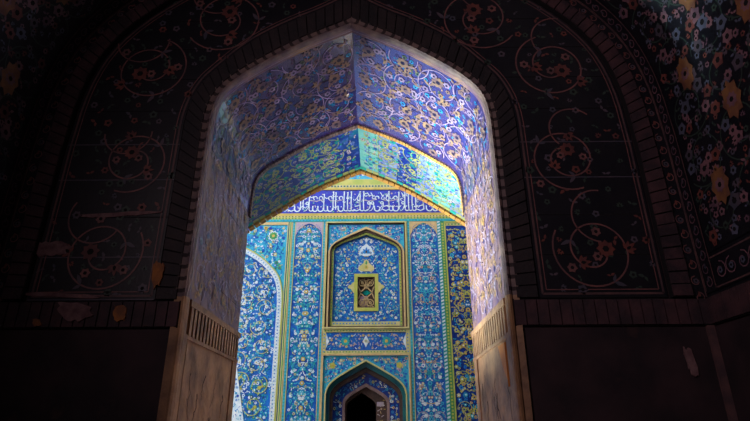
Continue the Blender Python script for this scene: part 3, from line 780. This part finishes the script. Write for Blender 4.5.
# --- window niche
niche = empty('window_niche', (0, Y, 3.94), 'blue arched wall niche with cusped medallions above the door', 'niche')
zo, zi = 3.945, 4.085
oa = karch(.985, 5.90, 6.585); ia = karch(.85, 5.94, 6.385)
mb = MB(); frame(mb, -1.06, 3.90, 1.06, 6.722, .036, Y - .035, Y + .497, 'pale_yellow')
frame(mb, -1.015, 3.945, 1.015, 6.677, .02, Y - .005, Y + .497, 'umber')
attach(mb.build('outer_frame'), niche)
mb = MB(); oo = full(oa)
slab(mb, [(.995, 5.88), (.995, 6.657), (-.995, 6.657), (-.995, 5.88)] + oo[::-1], Y + .02, Y + .497, 'cyan')
for sg in (1, -1):
    pl = [(sg * x, z) for x, z in [(.99, 5.95), (.99, 6.65), (.02, 6.65), (.02, 6.6)] + oa[::-1][1:]]
    field(mb, wallmap(Y + .02), pl, .07, ['lilac', 'cobalt', 'lapis', 'beige', 'lapis', 'lilac', 'cobalt'], 320, fill=1, size=.6)
attach(mb.build('spandrel'), niche)
mb = MB()
def ring(mb, a, b, za, zb, y0, y1, m):
    A = [(a[0][0], za)] + a; B = [(b[0][0], zb)] + b; slab(mb, full(A) + full(B)[::-1], y0, y1, m)
mids = karch(.945, 5.91, 6.52); m2 = karch(.90, 5.925, 6.45)
ring(mb, mids, oa, zo, zo, Y - .01, Y + .497, 'beige'); ring(mb, m2, mids, zo, zo, Y + .03, Y + .497, 'umber'); ring(mb, ia, m2, zo, zo, Y + .06, Y + .497, 'yellow_green')
slab(mb, rect(-.84, zo, .84, zi), Y + .06, Y + .497, 'pale_yellow')
M = wallmap(Y + .06)
dots(mb, M, [(-.8, 4.04), (.8, 4.04)], .08, .016, 'cobalt', .004)
for sg in (1, -1): dots(mb, M, [(sg * .874, 4.0), (sg * .874, 5.9)] + [(sg * x * 1.03, z + .03) for x, z in ia[2:]], .08, .012, 'leaf_green', .004)
attach(mb.build('arch_moulding'), niche)
mb = MB(); Yn = Y + .12; M = wallmap(Yn); fa = [(.87, zi - .02)] + karch(.86, 5.94, 6.41)
slab(mb, rect(-.9, zo, -.22, 5.94), Yn, Y + .497, 'lapis'); slab(mb, rect(.22, zo, .9, 5.94), Yn, Y + .497, 'lapis')
slab(mb, rect(-.22, zo, .22, 4.41), Yn, Y + .497, 'lapis'); slab(mb, rect(-.22, 5.27, .22, 5.94), Yn, Y + .497, 'lapis')
slab(mb, [(.9, 5.94), (-.9, 5.94)] + mirror(karch(.88, 5.94, 6.42))[::-1][:0] + full(karch(.88, 5.94, 6.42))[::-1], Yn, Y + .497, 'lapis')
fl = full([(.84, zi)] + karch(.84, 5.94, 6.37)); 
field(mb, M, [(x, z) for x, z in fl], .075, ['white', 'cyan', 'cobalt', 'pale_yellow', 'cobalt', 'white', 'cyan'], 322, 0, core='yellow', fill=1, size=.52, hole=(-.30, 4.36, .30, 5.32))
for j in range(6):
    for i in range(2):
        for sg in (1, -1):
            ribbon(mb, M, spiral((sg * (.36 + i * .30), 4.3 + j * .29), .13, 0 if sg > 0 else PI, sg * (1 if (i + j) % 2 else -1), 1.2, .3, 16), .012, 'cyan', .009)
attach(mb.build('niche_field'), niche)
def shield(c, r, kz, lobes=8, flat=.82):
    return [(c[0] + r * (1 if i % 2 else flat) * math.cos(PI / 2 + PI * i / lobes), c[1] + kz * r * (1 if i % 2 else flat) * math.sin(PI / 2 + PI * i / lobes)) for i in range(2 * lobes)]
mb = MB(); slab(mb, chaikin([(0, 6.16), (.07, 6.08), (.15, 6.02), (.17, 5.93), (.21, 5.86), (.12, 5.83), (.06, 5.80), (-.06, 5.80), (-.12, 5.83), (-.21, 5.86), (-.17, 5.93), (-.15, 6.02), (-.07, 6.08), (0, 6.16)], 1), Yn - .012, Yn + .01, 'white')
M2 = wallmap(Yn - .012); palmette(mb, M2, (0, 5.88), PI / 2, .17, 'cobalt', 'umber', .003); flower(mb, M2, (.11, 5.89), .04, 5, 'cobalt', 'yellow', .004); flower(mb, M2, (-.11, 5.89), .04, 5, 'cobalt', 'yellow', .004)
attach(tag(mb.build('medallion'), 'white and blue palmette medallion'), niche)
mb = MB(); slab(mb, chaikin([(0, 5.72), (.06, 5.63), (.13, 5.56), (.21, 5.50), (.20, 5.42), (.10, 5.39), (-.10, 5.39), (-.20, 5.42), (-.21, 5.50), (-.13, 5.56), (-.06, 5.63), (0, 5.72)], 1), Yn - .012, Yn + .01, 'pale_yellow')
flower(mb, M2, (0, 5.50), .06, 6, 'yellow', 'leaf_green', .004); leaf(mb, M2, (0, 5.56), PI / 2, .12, .05, 'leaf_green', .004)
attach(tag(mb.build('medallion'), 'yellow-green cusped medallion'), niche)
mb = MB(); slab(mb, [(0, 6.31), (.045, 6.24), (0, 6.17), (-.045, 6.24)], Yn - .012, Yn + .01, 'white'); attach(tag(mb.build('medallion'), 'small white diamond'), niche)

win = empty('lattice_window', (0, Yn, 4.36), 'small lattice window in a cusped yellow-green frame inside the blue niche', 'window')
mb = MB(); frame(mb, -.31, 4.355, .31, 5.325, .088, Yn - .02, Yn + .2, 'yellow_green')
wf = attach(mb.build('window_frame'), win)
for sg in (1, -1):
    mb = MB(); slab(mb, [(sg * x, z) for x, z in chaikin([(.30, 5.12), (.36, 5.08), (.40, 5.02), (.50, 4.975), (.40, 4.93), (.36, 4.87), (.30, 4.80), (.30, 5.12)], 1)], Yn - .018, Yn + .01, 'pale_yellow'); mb.build('cusp', wf)
mb = MB(); frame(mb, -.222, 4.443, .222, 5.237, .018, Yn - .004, Yn + .1, 'umber'); attach(mb.build('inner_frame'), win)
mb = MB(); slab(mb, rect(-.22, 4.44, .22, 5.24), Yn + .12, Yn + .14, 'umber'); attach(tag(mb.build('backing'), 'dark backing'), win)
mb = MB(); slab(mb, [(0, 4.92), (.13, 4.845), (0, 4.77), (-.13, 4.845)], Yn + .085, Yn + .1, 'glass_teal'); attach(tag(mb.build('pane'), 'teal glass pane'), win)
mb = MB(); slab(mb, rect(-.17, 4.47, .04, 4.76), Yn + .085, Yn + .1, 'glass_pink'); attach(tag(mb.build('pane'), 'pale pink glass pane'), win)
mb = MB(); M = wallmap(Yn + .07)
def bar(pts, w=.02, m='beige'):
    for a, b in zip(pts, pts[1:]):
        A, B = Vector(a), Vector(b); t = (B - A).normalized() * .004; n = Vector((-t.y, t.x)).normalized() * w / 2
        A -= t; B += t; slab(mb, [tuple(A + n), tuple(A - n), tuple(B - n), tuple(B + n)], Yn + .045, Yn + .065, m)
for zc in (5.10, 4.58):
    for sg in (1, -1):
        bar(arc((sg * .10, zc), .085, 0, 2 * PI, 14)); bar(arc((sg * .10, zc), .035, 0, 2 * PI, 8), .015)
        bar(arc((0, zc + sg * .10), .05, 0, 2 * PI, 10), .016)
for sg in (1, -1): bar([(sg * .2, 5.23), (0, 4.99), (sg * -.16, 4.845), (0, 4.70), (sg * .2, 4.45)], .022); bar([(sg * .2, 5.0), (sg * .14, 4.845), (sg * .2, 4.69)], .02)
attach(mb.build('lattice'), win)

# --- small panel between niche and door
root = empty('cartouche_panel', (0, Y, 3.3), 'oblong blue tile panel with a pale border between niche and doorway', 'tile panel')
mb = MB(); frame(mb, -1.06, 3.30, 1.06, 3.895, .078, Y - .004, Y + .497, 'pale_yellow'); M = wallmap(Y - .004)
for z in (3.345, 3.85): dots(mb, M, [(-1.0, z), (1.04, z)], .075, .014, 'leaf_green', .004); 
for x in (-1.02, 1.02): dots(mb, M, [(x, 3.35), (x, 3.85)], .075, .014, 'cobalt', .004)
attach(mb.build('border'), root)
mb = MB(); slab(mb, rect(-.975, 3.385, .975, 3.81), Y + .012, Y + .497, 'lapis'); M = wallmap(Y + .012)
field(mb, M, rect(-.97, 3.39, .97, 3.805), .07, ['cyan', 'white', 'cobalt', 'beige', 'lilac', 'cobalt'], 330, 0, core='yellow', fill=.95, size=.48)
for x in (-.5, .5): flower(mb, M, (x, 3.6), .12, 8, 'turquoise', 'yellow', .011)
poly2(mb, M, [(0, 3.45), (.075, 3.6), (0, 3.75), (-.075, 3.6)], 'white', .011); flower(mb, M, (0, 3.6), .045, 6, 'pale_yellow', 'cobalt', .014)
for sg in (1, -1): poly2(mb, M, [(sg * .975, 3.42), (sg * .90, 3.6), (sg * .975, 3.78)][::sg], 'white', .011)
attach(mb.build('tile_field'), root)

# --- doorway
door = empty('arched_doorway', (0, Y, 0), 'dark arched doorway in nested tiled pointed arches at the foot of the facade', 'doorway')
mb = MB(); frame(mb, -1.06, -.05, 1.06, 3.295, .035, Y - .03, Y + .497, 'beige'); attach(mb.build('outer_frame'), door)
d0 = karch(.97, 2.385, 3.165); d1 = karch(.94, 2.375, 3.125); d2 = karch(.865, 2.33, 3.0); d3 = karch(.79, 2.27, 2.885); d4 = karch(.56, 2.20, 2.64)
mb = MB(); slab(mb, [(1.025, 2.36), (1.025, 3.26), (-1.025, 3.26), (-1.025, 2.36)] + full(d0)[::-1], Y + .01, Y + .497, 'cyan')
for sg in (1, -1):
    pl = [(sg * x, z) for x, z in [(1.015, 2.45), (1.015, 3.25), (.02, 3.25), (.02, 3.19)] + d0[::-1][1:]]
    field(mb, wallmap(Y + .01), pl, .07, ['lapis', 'lapis', 'lilac', 'pale_yellow', 'cobalt', 'beige', 'cobalt'], 340, fill=1, size=.6)
    flower(mb, wallmap(Y + .01), (sg * .80, 3.03), .085, 5, 'yellow_green', 'yellow', .010)
slab(mb, rect(.97, 0, 1.025, 2.37), Y + .01, Y + .497, 'cyan'); slab(mb, rect(-1.025, 0, -.97, 2.37), Y + .01, Y + .497, 'cyan')
attach(mb.build('spandrel'), door)
mb = MB(); ring(mb, d1, d0, 0, 0, Y - .02, Y + .497, 'pale_yellow'); attach(mb.build('arch_moulding'), door)
mb = MB(); ring(mb, d2, d1, 0, 0, Y + .08, Y + .497, 'teal'); ring(mb, d3, d2, 0, 0, Y + .16, Y + .497, 'umber'); attach(tag(mb.build('stepped_reveal'), 'dark teal and umber stepped reveal'), door)
mb = MB(); ring(mb, d4, d3, 0, 0, Y + .25, Y + .497, 'night'); M = wallmap(Y + .25)
for sg in (1, -1):
    pl = [(sg * x, z) for x, z in [(.56, 1.3)] + d4 + d3[::-1] + [(.79, 1.3)]]
    field(mb, M, pl, .078, ['white', 'cobalt', 'beige', 'pale_yellow', 'cobalt', 'cyan'], 341, core='umber', fill=1, size=.46)
attach(tag(mb.build('tile_band'), 'navy band with pale flowers'), door)
mb = MB(); d5 = karch(.50, 2.17, 2.56); ring(mb, d5, d4, 0, 0, Y + .24, Y + .497, 'dusty_rose'); 
dd = [(x - .12, z) for x, z in full(karch(.357, 2.13, 2.447, 0))]
slab(mb, full([(.52, 0)] + karch(.52, 2.17, 2.59)) + dd[::-1], Y + .36, Y + .497, 'umber')
slab(mb, rect(.26, 2.12, .42, 2.22), Y + .34, Y + .37, 'lilac'); field(mb, wallmap(Y + .36), rect(.25, 1.4, .47, 2.3), .08, ['beige', 'yellow', 'umber', 'lilac'], 345, fill=.8, size=.4)
attach(tag(mb.build('inner_arch'), 'brown inner arch framing the dark opening'), door)

# ================================================================== LIGHT
w = bpy.data.worlds.new('World'); bpy.context.scene.world = w; w.use_nodes = True
bg = w.node_tree.nodes['Background']; bg.inputs['Color'].default_value = (.80, .90, 1, 1); bg.inputs['Strength'].default_value = 2.65
s = bpy.data.lights.new('sun', 'SUN'); s.energy = 2.6; s.angle = math.radians(40); s.color = (1, .93, .80)
so = bpy.data.objects.new('sun', s); C.objects.link(so); so.rotation_euler = Vector((.62, .42, -.66)).to_track_quat('-Z', 'Y').to_euler()
a = bpy.data.lights.new('chamber_fill', 'AREA'); a.shape = 'DISK'; a.size = 1.0; a.spread = math.radians(130); a.energy = 62; a.color = (1, .76, .84)  # added lamp to brighten the chamber
ao = bpy.data.objects.new('chamber_fill', a); C.objects.link(ao); ao.location = (-2.6, -1.5, 4.8)
ao.rotation_euler = (Vector((3.9, 3.0, 4.4)) - ao.location).to_track_quat('-Z', 'Y').to_euler()

def fill_lamp(name, loc, to, size, e, col, spread=180):
    l = bpy.data.lights.new(name, 'AREA'); l.shape = 'DISK'; l.size = size; l.energy = e; l.color = col; l.spread = math.radians(spread)
    o = bpy.data.objects.new(name, l); C.objects.link(o); o.location = loc
    o.rotation_euler = (Vector(to) - Vector(loc)).to_track_quat('-Z', 'Y').to_euler()
fill_lamp('passage_fill', (-1.45, 6.2, .35), (1.75, 6.1, 4.7), .5, 112, (.74, .95, 1), 44)  # added lamp lifting the right vault and jamb, no fixture in the passage
fill_lamp('passage_fill', (1.0, 6.2, .3), (-1.3, 6.0, 4.6), .8, 16, (.95, .78, 1))  # weaker added lamp for the left vault, without a real source
fill_lamp('porch_fill', (-2.2, 7.9, .35), (1.7, 7.9, 4.9), .5, 105, (1, 1, .92), 60)  # added to brighten the right of the second arch, not a real fitting
# ================================================================== CAMERA
cam = bpy.data.cameras.new('camera'); cam.sensor_width = 36; cam.lens = F * 36 / 750; cam.clip_end = 200
co = bpy.data.objects.new('camera', cam); C.objects.link(co)
from mathutils import Matrix
R = Matrix((AX, AY, AZ)).to_4x4(); R.translation = Vector((CX, 0, EYE)); co.matrix_world = R
sc = bpy.context.scene; sc.camera = co
sc.view_settings.view_transform = 'Standard'; sc.view_settings.look = 'None'; sc.view_settings.gamma = 1; sc.view_settings.exposure = 0
